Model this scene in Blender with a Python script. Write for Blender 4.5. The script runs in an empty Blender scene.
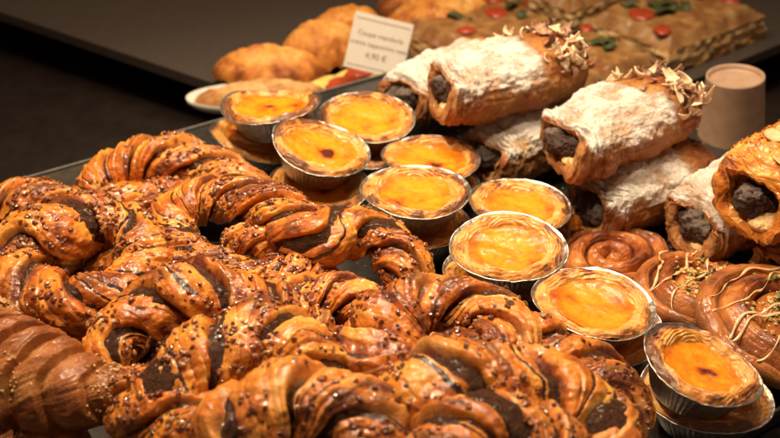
import bpy, math, random
import numpy as np
from mathutils import Vector, Matrix, Euler

S = 0.01                       # everything below is written in centimetres
SC = bpy.context.scene
COL = SC.collection
rnd = random.Random(7)
F_, H_, TH = 1250.0, 47.0, math.radians(31)

def P(x, y, z=0.0):
    """point of the place (cm) at height z seen at photograph pixel x, y"""
    d = (( x-390)/F_, math.cos(TH)-(y-219)/F_*math.sin(TH), -math.sin(TH)-(y-219)/F_*math.cos(TH))
    t = (H_-z)/-d[2]
    return np.array([d[0]*t, d[1]*t, z])

# ---------------------------------------------------------------- noise
def _h(i, j, k, seed):
    n = (i.astype(np.int64)*73856093) ^ (j.astype(np.int64)*19349663) ^ (k.astype(np.int64)*83492791) ^ (seed*2654435)
    n = (n ^ (n >> 13))*1274126177 & 0x7fffffff
    n = (n ^ (n >> 15))*668265263 & 0x7fffffff
    return (n & 0xffff)/32767.5-1.0
def noise(x, y, z, seed=0):
    x, y, z = np.broadcast_arrays(np.asarray(x, float), np.asarray(y, float), np.asarray(z, float))
    xi, yi, zi = np.floor(x), np.floor(y), np.floor(z)
    fx, fy, fz = x-xi, y-yi, z-zi
    fx = fx*fx*(3-2*fx); fy = fy*fy*(3-2*fy); fz = fz*fz*(3-2*fz)
    r = 0
    for a in (0, 1):
        wx = fx if a else 1-fx
        for b in (0, 1):
            wy = fy if b else 1-fy
            for c in (0, 1):
                wz = fz if c else 1-fz
                r = r+_h(xi+a, yi+b, zi+c, seed)*wx*wy*wz
    return r
def fbm(x, y, z, seed=0, o=3):
    r, a, t = 0, 1.0, 0
    for k in range(o):
        r = r+a*noise(x*2**k, y*2**k, z*2**k, seed+k*17); t += a; a *= .5
    return r/t
def sst(a, b, x):
    t = np.clip((x-a)/(b-a), 0, 1); return t*t*(3-2*t)

# ---------------------------------------------------------------- objects
def link(name, me, parent=None, mat=None):
    o = bpy.data.objects.new(name, me); COL.objects.link(o)
    if parent: o.parent = parent
    if mat: me.materials.append(mat)
    return o
def mesh(name, V, Fq, mat=None, parent=None, attrs=None, smooth=True):
    me = bpy.data.meshes.new(name)
    V = np.asarray(V, float).reshape(-1, 3)*S
    Fq = np.asarray(Fq)
    me.vertices.add(len(V)); me.vertices.foreach_set('co', V.astype(np.float32).ravel())
    n, k = Fq.shape
    me.loops.add(n*k); me.loops.foreach_set('vertex_index', Fq.astype(np.int32).ravel())
    me.polygons.add(n)
    me.polygons.foreach_set('loop_start', np.arange(0, n*k, k, dtype=np.int32))
    me.update(calc_edges=True)
    me.polygons.foreach_set('use_smooth', np.full(n, smooth))
    for an, av in (attrs or {}).items():
        av = np.asarray(av, float)
        if av.ndim == 2 and av.shape[1] == 3:
            at = me.attributes.new(an, 'FLOAT_VECTOR', 'POINT'); at.data.foreach_set('vector', av.astype(np.float32).ravel())
        else:
            at = me.attributes.new(an, 'FLOAT', 'POINT'); at.data.foreach_set('value', av.astype(np.float32).ravel())
    me.validate()
    return link(name, me, parent, mat)
def grid_faces(nu, nv, wu=False, wv=True):
    iu = np.arange(nu if wu else nu-1); iv = np.arange(nv if wv else nv-1)
    a, b = np.meshgrid(iu, iv, indexing='ij')
    a2, b2 = (a+1) % nu, (b+1) % nv
    return np.stack([a*nv+b, a2*nv+b, a2*nv+b2, a*nv+b2], -1).reshape(-1, 4)
def normals(G, wu, wv):
    def df(A, ax, w):
        if w: return np.roll(A, -1, ax)-np.roll(A, 1, ax)
        return np.gradient(A, axis=ax)
    n = np.cross(df(G, 0, wu), df(G, 1, wv))
    return n/(np.linalg.norm(n, axis=-1, keepdims=True)+1e-9)
def tag(o, label, cat=None, group=None, kind=None):
    if label: o['label'] = label
    if cat: o['category'] = cat
    if group: o['group'] = group
    if kind: o['kind'] = kind
    return o
def thing(name, label, cat, loc=(0, 0, 0), rot=(0, 0, 0), group=None):
    o = bpy.data.objects.new(name, None); COL.objects.link(o)
    o.empty_display_size = .01
    o.location = [c*S for c in loc]; o.rotation_euler = rot
    return tag(o, label, cat, group)

def box(x0, x1, y0, y1, z0, z1):
    V = [(x, y, z) for x in (x0, x1) for y in (y0, y1) for z in (z0, z1)]
    Fc = [(0, 1, 3, 2), (4, 6, 7, 5), (0, 4, 5, 1), (2, 3, 7, 6), (0, 2, 6, 4), (1, 5, 7, 3)]
    return np.array(V, float), np.array(Fc)
def prism(pts, z0, z1):
    """closed prism from a 4-corner outline"""
    V = [(p[0], p[1], z) for z in (z0, z1) for p in pts]
    Fc = [(3, 2, 1, 0), (4, 5, 6, 7)]+[(i, (i+1) % 4, 4+(i+1) % 4, 4+i) for i in range(4)]
    return np.array(V, float), np.array(Fc)
def bevel(o, w, seg=2):
    m = o.modifiers.new('bevel', 'BEVEL'); m.width = w*S; m.segments = seg; m.limit_method = 'ANGLE'
    return o

def _ico(sub):
    import bmesh
    bm = bmesh.new(); bmesh.ops.create_icosphere(bm, subdivisions=sub, radius=1)
    V = np.array([v.co[:] for v in bm.verts]); Fc = np.array([[v.index for v in f.verts] for f in bm.faces]); bm.free()
    return V, Fc
ICO1, ICO2, ICO3, ICO5 = _ico(1), _ico(2), _ico(3), _ico(6)

def crumbs(name, pts, nrm, r0, r1, mat, parent, seed=0, flat=.7, tones=(0, 1)):
    """many small angular lumps sitting on a surface, one mesh"""
    rg = np.random.RandomState(seed)
    V0, F0 = ICO1 if r1 < .14 else ICO2
    n = len(pts)
    if n == 0: return None
    r = rg.uniform(r0, r1, n)*rg.uniform(.7, 1.1, n)
    J = 1+.55*noise(V0[None, :, 0]*1.7+np.arange(n)[:, None]*3.1, V0[None, :, 1]*1.7, V0[None, :, 2]*1.7, seed)
    W = V0[None]*J[..., None]*rg.uniform(.65, 1.25, (n, 1, 3))
    # random rotation
    q = rg.normal(size=(n, 4)); q /= np.linalg.norm(q, axis=1, keepdims=True)
    w, x, y, z = q.T
    R = np.stack([1-2*(y*y+z*z), 2*(x*y-z*w), 2*(x*z+y*w), 2*(x*y+z*w), 1-2*(x*x+z*z), 2*(y*z-x*w), 2*(x*z-y*w), 2*(y*z+x*w), 1-2*(x*x+y*y)], -1).reshape(n, 3, 3)
    W = np.einsum('nij,nvj->nvi', R, W)
    W -= nrm[:, None, :]*(np.einsum('nvi,ni->nv', W, nrm)*(1-flat))[..., None]
    V = pts[:, None, :]+W*r[:, None, None]+nrm[:, None, :]*(r*.35)[:, None, None]
    Fc = (F0[None]+(np.arange(n)*len(V0))[:, None, None]).reshape(-1, 3)
    t = np.repeat(rg.uniform(tones[0], tones[1], n), len(V0))
    return mesh(name, V.reshape(-1, 3), Fc, mat, parent, {'tone': t}, smooth=(V0.shape[0] > 50))

# ---------------------------------------------------------------- materials
class N:
    def __init__(s, name):
        s.m = bpy.data.materials.new(name); s.m.use_nodes = True
        s.t = s.m.node_tree; s.b = s.t.nodes['Principled BSDF']
    def n(s, typ, **k):
        nd = s.t.nodes.new(typ)
        for a, v in k.items():
            if a.startswith('i_'): nd.inputs[a[2:].replace('_', ' ')].default_value = v
            else: setattr(nd, a, v)
        return nd
    def l(s, a, b): s.t.links.new(a, b)
    def set(s, **k):
        for a, v in k.items(): s.b.inputs[a.replace('_', ' ')].default_value = v
    def co(s, sc=(1, 1, 1)):
        tc = s.n('ShaderNodeTexCoord'); m = s.n('ShaderNodeVectorMath', operation='MULTIPLY')
        s.l(tc.outputs['Object'], m.inputs[0]); m.inputs[1].default_value = [c*100 for c in sc]
        return m.outputs[0]
    def noise(s, scale, detail=4, sc=(1, 1, 1), rough=.55, dist=0):
        nd = s.n('ShaderNodeTexNoise'); nd.inputs['Scale'].default_value = scale; nd.inputs['Detail'].default_value = detail
        nd.inputs['Roughness'].default_value = rough; nd.inputs['Distortion'].default_value = dist
        s.l(s.co(sc), nd.inputs['Vector']); return nd.outputs['Fac']
    def attr(s, nm, out='Fac'):
        return s.n('ShaderNodeAttribute', attribute_name=nm).outputs[out]
    def ramp(s, src, stops):
        r = s.n('ShaderNodeValToRGB'); s.l(src, r.inputs[0])
        e = r.color_ramp.elements
        while len(e) < len(stops): e.new(.5)
        for k, (p, c) in enumerate(stops):
            e[k].position = p; e[k].color = (*c, 1) if len(c) == 3 else c
        return r.outputs[0]
    def mix(s, f, a, b, mode='MIX'):
        m = s.n('ShaderNodeMix', data_type='RGBA', blend_type=mode)
        for v, i in ((f, 0), (a, 6), (b, 7)):
            if hasattr(v, 'links'): s.l(v, m.inputs[i])
            else: m.inputs[i].default_value = v if i == 0 else (*v, 1)
        return m.outputs[2]
    def math(s, op, a, b=0.0, c=None, clamp=False):
        m = s.n('ShaderNodeMath', operation=op, use_clamp=clamp)
        for k, v in enumerate((a, b, c)):
            if v is None: continue
            if hasattr(v, 'links'): s.l(v, m.inputs[k])
            else: m.inputs[k].default_value = v
        return m.outputs[0]
    def bump(s, h, strength=.5, dist=.1, prev=None, to='Normal'):
        b = s.n('ShaderNodeBump'); b.inputs['Strength'].default_value = strength; b.inputs['Distance'].default_value = dist*S
        s.l(h, b.inputs['Height'])
        if prev is not None: s.l(prev, b.inputs['Normal'])
        s.l(b.outputs[0], s.b.inputs[to]); return b.outputs[0]
    def color(s, c):
        if hasattr(c, 'links'): s.l(c, s.b.inputs['Base Color'])
        else: s.b.inputs['Base Color'].default_value = (*c, 1)

def dough_material(name, gold, mid, brown, pale, coat=1.0, coat_rough=.1, rough=.42, patch=1.0):
    k = N(name)
    tone = k.attr('tone'); layer = k.attr('layer')
    n1 = k.noise(.55, 4, dist=.4); n2 = k.noise(3.2, 5); n3 = k.noise(14, 3)
    t = k.math('ADD', tone, k.math('MULTIPLY_ADD', n1, 1.5*patch, -.72*patch))
    t = k.math('ADD', t, k.math('MULTIPLY_ADD', n2, .5, -.25))
    c = k.ramp(t, [(.08, pale), (.33, gold), (.6, mid), (.9, brown)])
    lay = k.math('MULTIPLY', layer, k.math('MULTIPLY_ADD', n2, 1.1, .1), clamp=True)
    c = k.mix(k.math('MULTIPLY', lay, .75), c, pale)
    c = k.mix(k.ramp(k.math('ADD', k.attr('streak'), k.math('MULTIPLY_ADD', n2, .5, -.25)), [(.38, (0, 0, 0)), (.55, (1, 1, 1))]), c, (.045, .014, .006))
    c = k.mix(k.math('MULTIPLY', k.ramp(n3, [(.6, (0, 0, 0)), (.72, (1, 1, 1))]), .25), c, brown)
    k.color(c)
    k.set(Roughness=rough, Coat_Weight=coat, Coat_Roughness=coat_rough, Coat_IOR=1.55, Specular_IOR_Level=.22, Subsurface_Weight=.12, Subsurface_Scale=.004)
    k.b.inputs['Subsurface Radius'].default_value = (1, .45, .15)
    hn = k.math('ADD', k.math('MULTIPLY', k.noise(5, 6, rough=.65, dist=.8), 1.2), k.math('MULTIPLY', n3, .35))
    k.bump(hn, .7, .13)
    hc = k.math('ADD', k.noise(2.4, 3, dist=1.2), k.math('MULTIPLY', k.noise(6, 2), .25))
    k.bump(hc, .6, .11, to='Coat Normal')
    rr = k.ramp(k.noise(1.4, 3), [(.35, (.03,)*3), (.7, (.10,)*3)])
    k.l(rr, k.b.inputs['Coat Roughness'])
    k.l(k.ramp(k.noise(1.1, 4), [(.38, (.5*coat,)*3), (.56, (coat,)*3)]), k.b.inputs['Coat Weight'])
    return k.m

M = {}
M['glazed'] = dough_material('glazed_dough', (.80, .30, .026), (.60, .150, .010), (.17, .028, .006), (.86, .48, .12))
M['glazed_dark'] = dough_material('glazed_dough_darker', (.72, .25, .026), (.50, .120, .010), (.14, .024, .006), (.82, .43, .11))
M['danish'] = dough_material('danish_dough', (.50, .16, .024), (.31, .072, .012), (.10, .020, .007), (.68, .32, .09), coat=.8)
M['croissant'] = dough_material('croissant_dough', (.34, .105, .024), (.21, .055, .014), (.08, .019, .008), (.50, .22, .065), coat=.6, rough=.45)
M['empanada'] = dough_material('baked_crust', (.66, .30, .06), (.50, .17, .03), (.22, .06, .015), (.74, .44, .14), coat=.2, rough=.5)
M['pale_bread'] = dough_material('pale_bread', (.60, .38, .16), (.45, .22, .07), (.28, .11, .04), (.66, .48, .24), coat=.05, rough=.6)

def roll_material(name, sugar=True):
    k = N(name)
    tone, layer = k.attr('tone'), k.attr('layer')
    n1 = k.noise(.7, 4, dist=.4); n2 = k.noise(4, 5); n3 = k.noise(16, 3)
    t = k.math('ADD', tone, k.math('MULTIPLY_ADD', n1, .9, -.45)); t = k.math('ADD', t, k.math('MULTIPLY_ADD', n2, .5, -.25))
    c = k.ramp(t, [(.08, (.68, .38, .13)), (.33, (.50, .20, .045)), (.60, (.40, .105, .015)), (.90, (.14, .030, .008))])
    c = k.mix(k.math('MULTIPLY', layer, n2, clamp=True), c, (.74, .47, .20))
    su = k.attr('sugar')
    e = k.math('ADD', k.math('MULTIPLY_ADD', n2, .9, -.45), k.math('MULTIPLY_ADD', n3, .55, -.27))
    s_ = k.math('ADD', su, e)
    f = k.ramp(s_, [(.14, (0, 0, 0)), (.72, (1, 1, 1))])
    k.color(k.mix(f, c, (.84, .80, .74)))
    k.set(Specular_IOR_Level=.4, Coat_Roughness=.12)
    k.l(k.math('MULTIPLY_ADD', f, .45, .4), k.b.inputs['Roughness'])
    k.l(k.math('MULTIPLY', k.math('SUBTRACT', 1, f, clamp=True), k.math('MULTIPLY', tone, 1.1, clamp=True), clamp=True), k.b.inputs['Coat Weight'])
    h = k.math('ADD', k.math('MULTIPLY', n2, 1.3), k.math('MULTIPLY', n3, .7)); h = k.math('ADD', h, k.math('MULTIPLY', f, .35))
    k.bump(h, .85, .18)
    return k.m
M['roll'] = roll_material('layered_roll_dough')

def simple(name, c0, c1, scale=4, rough=.5, bump=.4, bd=.05, coat=0, metallic=0, spec=.5, sss=0, det=5):
    k = N(name); nz = k.noise(scale, det)
    k.color(k.ramp(nz, [(.35, c0), (.65, c1)]))
    k.set(Roughness=rough, Coat_Weight=coat, Coat_Roughness=.1, Metallic=metallic, Specular_IOR_Level=spec, Subsurface_Weight=sss, Subsurface_Scale=.004)
    if bump: k.bump(k.noise(scale*2.2, det), bump, bd)
    return k.m
M['choc'] = simple('chocolate_filling', (.040, .015, .007), (.10, .036, .014), 4, .5, 1.0, .22, coat=.15, spec=.15)
M['cream_dark'] = simple('cocoa_cream', (.02, .011, .009), (.06, .035, .028), 6, .7, .9, .12)
M['custard_plug'] = simple('pale_custard', (.72, .42, .16), (.82, .60, .30), 3, .5, .5, .08, sss=.2)
k = N('nut_crumbs'); t = k.attr('tone')
k.color(k.mix(k.math('MULTIPLY', k.noise(12, 3), .4), k.ramp(t, [(.1, (.10, .025, .010)), (.45, (.26, .07, .018)), (.75, (.42, .15, .035)), (.97, (.66, .42, .22))]), (.12, .03, .01)))
k.set(Roughness=.35, Coat_Weight=.8, Coat_Roughness=.12); k.bump(k.noise(14, 3), .4, .05); M['nuts'] = k.m
k = N('crushed_nuts'); t = k.attr('tone')
k.color(k.ramp(t, [(0, (.50, .22, .05)), (.4, (.62, .36, .10)), (.7, (.66, .48, .22)), (.82, (.22, .26, .06)), (1, (.12, .16, .05))]))
k.set(Roughness=.5); M['pistachio'] = k.m
M['sprinkle'] = simple('chocolate_sprinkle', (.03, .012, .008), (.09, .04, .022), 8, .4, .2, .03)
M['almond'] = simple('almond_slice', (.60, .33, .12), (.72, .48, .22), 5, .5, .3, .03)
M['shave_white'] = simple('white_chocolate', (.80, .60, .38), (.86, .70, .48), 6, .45, .3, .03)
M['shave_milk'] = simple('milk_chocolate', (.26, .12, .06), (.46, .26, .15), 6, .45, .3, .03)
M['shave_dark'] = simple('dark_chocolate', (.07, .03, .018), (.15, .07, .04), 6, .4, .3, .03)
M['drizzle'] = simple('beige_icing', (.62, .42, .20), (.72, .52, .28), 4, .3, .3, .03, coat=.4)
M['sesame'] = simple('sesame_seed', (.45, .24, .09), (.62, .38, .16), 9, .5, .2, .02)
M['foil'] = simple('aluminium_foil', (.42, .38, .34), (.66, .62, .57), 2.5, .34, .5, .06, metallic=1)
M['foil_dark'] = simple('used_foil', (.42, .36, .30), (.70, .64, .58), 2.5, .34, .6, .07, metallic=1)
M['sugar'] = simple('icing_sugar', (.78, .76, .72), (.82, .80, .76), 8, .8, .2, .02)
M['tray'] = simple('black_tray', (.022, .020, .018), (.034, .030, .027), 1.5, .32, .12, .03)
M['tray_grey'] = simple('smoked_tray', (.040, .033, .026), (.062, .052, .040), 1.5, .30, .12, .03)
M['floor'] = simple('dark_counter', (.010, .006, .0045), (.018, .011, .008), .6, .45, .1, .02)
M['shelf'] = simple('grey_shelf', (.046, .033, .027), (.070, .053, .043), 6, .55, .3, .03)
M['back'] = simple('dark_backing', (.010, .007, .006), (.016, .011, .009), .4, .6, 0)
M['ledge'] = simple('blue_grey_ledge', (.10, .14, .16), (.18, .23, .25), 1.2, .35, .2, .03)
M['rim_tray'] = simple('tray_rim', (.10, .095, .09), (.16, .15, .14), 2, .3, 0)
M['card'] = simple('card_paper', (.72, .68, .62), (.76, .72, .66), 3, .6, .1, .02)
M['ink'] = simple('brown_ink', (.28, .16, .12), (.32, .19, .14), 3, .6, 0)
M['cup'] = simple('paper_cup', (.36, .23, .155), (.43, .28, .19), 1.0, .5, .1, .02)
M['cup_rim'] = simple('cup_rim', (.55, .55, .50), (.65, .64, .60), 2, .4, 0)
M['tomato'] = simple('tomato', (.30, .03, .015), (.42, .07, .02), 4, .3, .3, .04, coat=.3)
M['herb'] = simple('herb_leaf', (.03, .045, .012), (.06, .08, .02), 6, .5, .4, .04)
M['cheese'] = simple('melted_cheese', (.20, .075, .022), (.36, .20, .07), .7, .4, .6, .12, coat=.2)
M['cheese_y'] = simple('yellow_cheese', (.62, .44, .10), (.72, .58, .20), 1.6, .4, .6, .12, coat=.2)
M['paper'] = simple('baking_paper', (.62, .58, .52), (.70, .66, .60), 2, .6, .3, .05)

# tart pastry and custard
k = N('tart_crust'); tone, layer = k.attr('tone'), k.attr('layer')
n1, n2, n3 = k.noise(.9, 4), k.noise(4.5, 5), k.noise(15, 3)
t = k.math('ADD', tone, k.math('MULTIPLY_ADD', n1, 1.0, -.42)); t = k.math('ADD', t, k.math('MULTIPLY_ADD', n2, .7, -.33))
c = k.ramp(t, [(.10, (.80, .48, .15)), (.42, (.72, .34, .07)), (.68, (.46, .16, .025)), (.88, (.10, .025, .01))])
c = k.mix(k.math('MULTIPLY', layer, .32), c, (.52, .22, .05))
k.color(c); k.set(Roughness=.42, Coat_Weight=.35, Coat_Roughness=.2, Subsurface_Weight=.1, Subsurface_Scale=.004)
k.bump(k.math('ADD', n2, k.math('MULTIPLY', n3, .4)), .6, .1); M['crust'] = k.m
k = N('egg_custard'); tone = k.attr('tone')
n1, n2 = k.noise(.75, 4, dist=.6), k.noise(3.0, 5)
t = k.math('ADD', tone, k.math('MULTIPLY_ADD', n1, .9, -.45)); t = k.math('ADD', t, k.math('MULTIPLY_ADD', n2, .5, -.25))
c = k.ramp(t, [(.12, (.80, .33, .014)), (.36, (.76, .23, .008)), (.60, (.56, .14, .008)), (.80, (.30, .055, .01)), (.92, (.09, .016, .008))])
k.color(c); k.set(Roughness=.38, Coat_Weight=.55, Coat_IOR=1.45, Specular_IOR_Level=.25, Subsurface_Weight=.3, Subsurface_Scale=.006)
k.b.inputs['Subsurface Radius'].default_value = (1, .5, .1)
k.l(k.ramp(n1, [(.35, (.04,)*3), (.7, (.2,)*3)]), k.b.inputs['Coat Roughness'])
k.bump(k.math('ADD', k.noise(1.5, 3, dist=.8), k.math('MULTIPLY', k.noise(5, 2), .25)), .6, .14, to='Coat Normal')
k.bump(k.noise(3, 4), .4, .12); M['custard'] = k.m

# ---------------------------------------------------------------- swept dough
def cr(pts, n, closed):
    """Catmull-Rom through the points, n samples, roughly even in arc length"""
    p = np.asarray(pts, float); m = len(p)
    def ev(t):
        i = np.floor(t).astype(int); f = (t-i)[:, None]
        idx = (lambda q: q % m) if closed else (lambda q: np.clip(q, 0, m-1))
        a, b, c, d = p[idx(i-1)], p[idx(i)], p[idx(i+1)], p[idx(i+2)]
        return .5*((2*b)+(-a+c)*f+(2*a-5*b+4*c-d)*f*f+(-a+3*b-3*c+d)*f**3)
    T = m if closed else m-1
    t = np.linspace(0, T, 2000, endpoint=not closed); q = ev(np.minimum(t, T-1e-6) if not closed else t)
    ds = np.linalg.norm(np.diff(q[:, :3], axis=0), axis=1); s = np.r_[0, np.cumsum(ds)]
    L = s[-1]+(np.linalg.norm(q[0, :3]-q[-1, :3]) if closed else 0)
    ts = np.linspace(0, L, n, endpoint=not closed)
    if closed: s = np.r_[s, L]; t = np.r_[t, T]
    tt = np.interp(ts, s, t)
    return ev(np.minimum(tt, T-1e-6) if not closed else tt), ts, L

def frames(C, closed):
    T = (np.roll(C, -1, 0)-np.roll(C, 1, 0)) if closed else np.gradient(C, axis=0)
    T /= np.linalg.norm(T, axis=1, keepdims=True)+1e-9
    B = np.cross(T, np.array([0, 0, 1.0])); B /= np.linalg.norm(B, axis=1, keepdims=True)+1e-9
    U = np.cross(B, T)
    return T, B, U

def rope(parent, base, pts, closed=False, seed=0, pitch=8.5, lobes=3, choc=.8, mat='glazed', name='dough', depth=.40,
         crumb=12.0, crumb_mat='nuts', dens=1.0, lam=1.0, hand=1, crumb_name='nut_crumbs', tones=(0, .9), csize=(.09, .19), squash=.83):
    """a twisted dough strand: folded lobes wound round a chocolate core, with nut crumbs"""
    ctrl = [(*P(x, y, z), r*1.33) for x, y, z, r in pts]
    C4, s, L = cr(ctrl, 10, closed)
    nu = int(min(900, max(160, L*18*dens))); nv = int(190*dens)
    C4, s, L = cr(ctrl, nu, closed)
    C, R = C4[:, :3], C4[:, 3]
    T, B, U = frames(C, closed)
    phi = np.linspace(0, 2*math.pi, nv, endpoint=False)[None, :]
    ss = s[:, None]
    turns = L/pitch
    if closed: turns = max(1, round(turns*lobes))/lobes
    wob = .55*noise(ss*.28, 0, 0, seed+5)
    if closed: wob = wob*np.sin(math.pi*np.clip(ss/L, 0, 1))**.5
    tau = hand*2*math.pi*turns*ss/L+wob
    if closed and abs(turns-round(turns)) > .01: lobe_shift = int(round(turns*lobes)) % lobes
    cphi, sphi = np.cos(phi), np.sin(phi)
    base_pt = C[:, None, :]+(B[:, None, :]*cphi[..., None]+U[:, None, :]*sphi[..., None])*R[:, None, None]
    X, Y, Z = base_pt[..., 0], base_pt[..., 1], base_pt[..., 2]
    q_ = (phi-tau)*lobes/(2*math.pi)+.16*fbm(X*.45, Y*.45, Z*.45, seed, 2)
    q = q_-np.floor(q_)
    idn = np.mod(np.floor(q_), lobes)
    qs = q**.78
    h = .45*np.sin(math.pi*np.clip(qs, 0, 1))**.55+.62*sst(0, .09, q)*np.clip(1-q, 0, 1)**.55
    # layered steps: lines that run with the fold
    nl = noise(q*5+idn*31, ss*.45, idn*7.7+2, seed+9); nl2 = noise(q*13+idn*31, ss*.7, idn*7.7, seed+19)
    edge = sst(.42, .0, np.abs(q-.5)*-1+.5)
    lammask = (.55+.9*edge)*sst(-.5, .6, noise(X*.5, Y*.5, Z*.5, seed+33))
    lamh = (nl*.6+nl2*.4)*lammask
    lump = fbm(X*.55, Y*.55, Z*.55, seed+2, 3); wr = fbm(X*2.1, Y*2.1, Z*2.1, seed+3, 3)
    rvar = .13*noise(ss*.42, 3.3, 0, seed+77)*(np.sin(math.pi*np.clip(ss/L, 0, 1)) if closed else 1)
    fac = 1-depth+depth*h+.17*lump+rvar
    sq = q*4.3+.9*noise(q*1.5+idn*5, ss*.5, idn*3.1, seed+61); sf = sq-np.floor(sq)
    saw = (1-sf)*sst(0, .16, sf)*(.4+.6*sst(-.3, .4, noise(np.floor(sq)*3.3, ss*.6, idn, seed+62)))
    rad = R[:, None]*fac+.13*(saw-.3)+lam*.28*lamh+.13*wr+.035*noise(X*5, Y*5, Z*5, seed+8)-.05*np.abs(noise(X*1.5, Y*1.5, Z*1.5, seed+44))
    if not closed:                                     # close both ends
        e = np.minimum(ss, L-ss)
        rad = rad*np.clip(1-(1-np.clip(e/(R[:, None]*.9), 0, 1))**2.4, 0, 1)**.5
        rad = np.maximum(rad, 0)
    G = C[:, None, :]+(B[:, None, :]*cphi[..., None]+U[:, None, :]*sphi[..., None]*squash)*rad[..., None]
    nr = normals(G, closed, True)
    out = np.einsum('uvi,uvi->uv', nr, G-C[:, None, :]).mean()
    if out < 0: nr = -nr
    tone = .24+.22*h+.25*lump+.12*sst(.2, .8, nr[..., 2])-.22*nl2*lammask+.26*noise(q*4+idn*9, ss*.4, idn, seed+91)+.26*sst(.26, .55, noise(q*2.5+idn*7, ss*.55, idn, seed+92))+.35*sst(.86, .98, q)+.45*sst(.07, .0, q)
    layer = np.clip(lammask*(nl2*.9+.3)*.8+.5*sst(.2, .05, sf), 0, 1); tone = tone+.22*sst(.8, .97, sf)
    Fq = grid_faces(nu, nv, closed, True)
    if out > 0: pass
    else: Fq = Fq[:, ::-1]
    st_n = noise(np.floor(sq)*5.1, ss*.33, idn*2.7, seed+301)
    streak = np.maximum(sst(.66, .93, sf)*sst(-.05, .3, st_n)*sst(.25, .5, q), 1.1*sst(.80, .94, q)*sst(-.35, .1, noise(ss*.5, idn*3, 0, seed+302)))*min(1, .45+choc)
    mesh(name, (G-base).reshape(-1, 3), Fq, M[mat], parent, {'tone': tone.ravel(), 'layer': layer.ravel(), 'streak': (streak+0*q).ravel()})
    if choc > 0:
        nu2, nv2 = nu//2, nv//2+1
        a = slice(0, nu, 2)
        Ca, Ba, Ua, Ra = C[a], B[a], U[a], R[a]; sa = s[a][:, None]
        ph = phi[:, ::2]; ta = tau[a]
        xx = Ca[:, None, :]+(Ba[:, None, :]*np.cos(ph)[..., None]+Ua[:, None, :]*np.sin(ph)[..., None])*Ra[:, None, None]
        qq_ = q_[a][:, ::2]
        band = np.round(qq_)
        w = (.585 if lobes == 2 else .65)+.15*choc+.10*(np.mod(band, lobes) == 0)*choc-.05+.16*fbm(sa*.5+0*ph, np.mod(band, lobes)*3.3, 0*sa, seed+71, 2)
        rc = Ra[:, None]*(w-(1-choc)*.1)+.20*fbm(xx[..., 0]*2.4, xx[..., 1]*2.4, xx[..., 2]*2.4, seed+72, 3)
        if not closed:
            e = np.minimum(sa, L-sa); rc = rc*np.clip(1-(1-np.clip((e-.25)/(Ra[:, None]*1.0), 0, 1))**2.4, 0, 1)**.5
        G2 = Ca[:, None, :]+(Ba[:, None, :]*np.cos(ph)[..., None]+Ua[:, None, :]*np.sin(ph)[..., None]*squash)*rc[..., None]
        F2 = grid_faces(G2.shape[0], G2.shape[1], closed, True)
        mesh('chocolate_filling', (G2-base).reshape(-1, 3), F2, M['choc'], parent)
    if crumb > 0:
        rg = np.random.RandomState(seed+100)
        n = int(crumb*L*2.9)
        iu, iv = rg.randint(0, nu, n*4), rg.randint(0, nv, n*4)
        p, nn = G[iu, iv], nr[iu, iv]
        cl = fbm(p[:, 0]*.45, p[:, 1]*.45, p[:, 2]*.45, seed+55, 2)
        ok = (nn[:, 2] > .12) & (rg.uniform(-.25, .45, n*4) < cl) & (h[iu, iv] > .45)
        ii = np.where(ok)[0][:n]
        o = crumbs(crumb_name, p[ii]-base, nn[ii], csize[0], csize[1], M[crumb_mat], parent, seed, tones=tones)
        if o: o['kind'] = 'stuff'
    return G, nr

def twist(label, strands, seed, name='twisted_pastry', cat='pastry', group='glazed twisted pastries heaped on the left tray', **kw):
    allp = np.array([P(x, y, z) for st in strands for x, y, z, r in st['p']])
    base = allp.mean(0); base[2] = max(0, allp[:, 2].min()-1.5)
    t = thing(name, label, cat, base, group=group)
    for j, st in enumerate(strands):
        a = dict(kw); a.update({k_: v for k_, v in st.items() if k_ != 'p'})
        rope(t, base, st['p'], seed=seed*13+j*5, **a)
    return t

#--TWISTS--
twist('golden arched twist at the very back of the heap, touching the dark counter',
      [dict(p=[(97,203,2.5,1.35),(108,176,3.5,1.5),(142,161,4,1.6),(188,163,4,1.65),(228,178,3.6,1.5),(252,196,3,1.3),(222,203,2.6,1.2),(175,197,2.8,1.3),(132,202,2.8,1.3)], closed=True)], 1, choc=.25, crumb=7)
twist('figure-of-eight twist, one loop round a small hole, the other arching towards the foil tarts',
      [dict(p=[(322,262,4.6,1.3),(262,283,4,1.3),(215,270,4.1,1.35),(178,246,4.6,1.35),(172,220,5,1.35),(196,202,5.3,1.4),(235,200,5.4,1.5),(275,214,5.4,1.6),(312,238,5.6,1.75),(345,232,5.4,1.7),(378,236,5,1.5),(402,262,4.4,1.4),(402,292,3.6,1.2)], choc=.72, pitch=8.5),
       dict(p=[(222,246,4.0,.85),(252,240,4.6,1.05),(290,246,4.9,1.15)], choc=0, crumb=8)], 2, crumb=8)
twist('wide twist with dark chocolate bands curled round a black hollow near the left edge',
      [dict(p=[(20,272,4.6,1.6),(25,247,5.2,1.9),(58,232,5.7,2.0),(95,222,5.6,1.7),(128,228,5.2,1.5),(150,255,4.6,1.5),(132,286,4.6,1.6),(90,303,4.8,1.6),(45,300,4.6,1.6)], closed=True, choc=.95, pitch=7.5)], 3, crumb=9, lobes=2, hand=-1)
twist('pale golden twist at the left edge, behind the one with the black hollow',
      [dict(p=[(-45,232,2.6,1.3),(-10,212,3.2,1.4),(28,200,3.6,1.4),(62,203,3.4,1.2),(80,215,3,1.0)], choc=.6)], 4, crumb=5)
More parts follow.
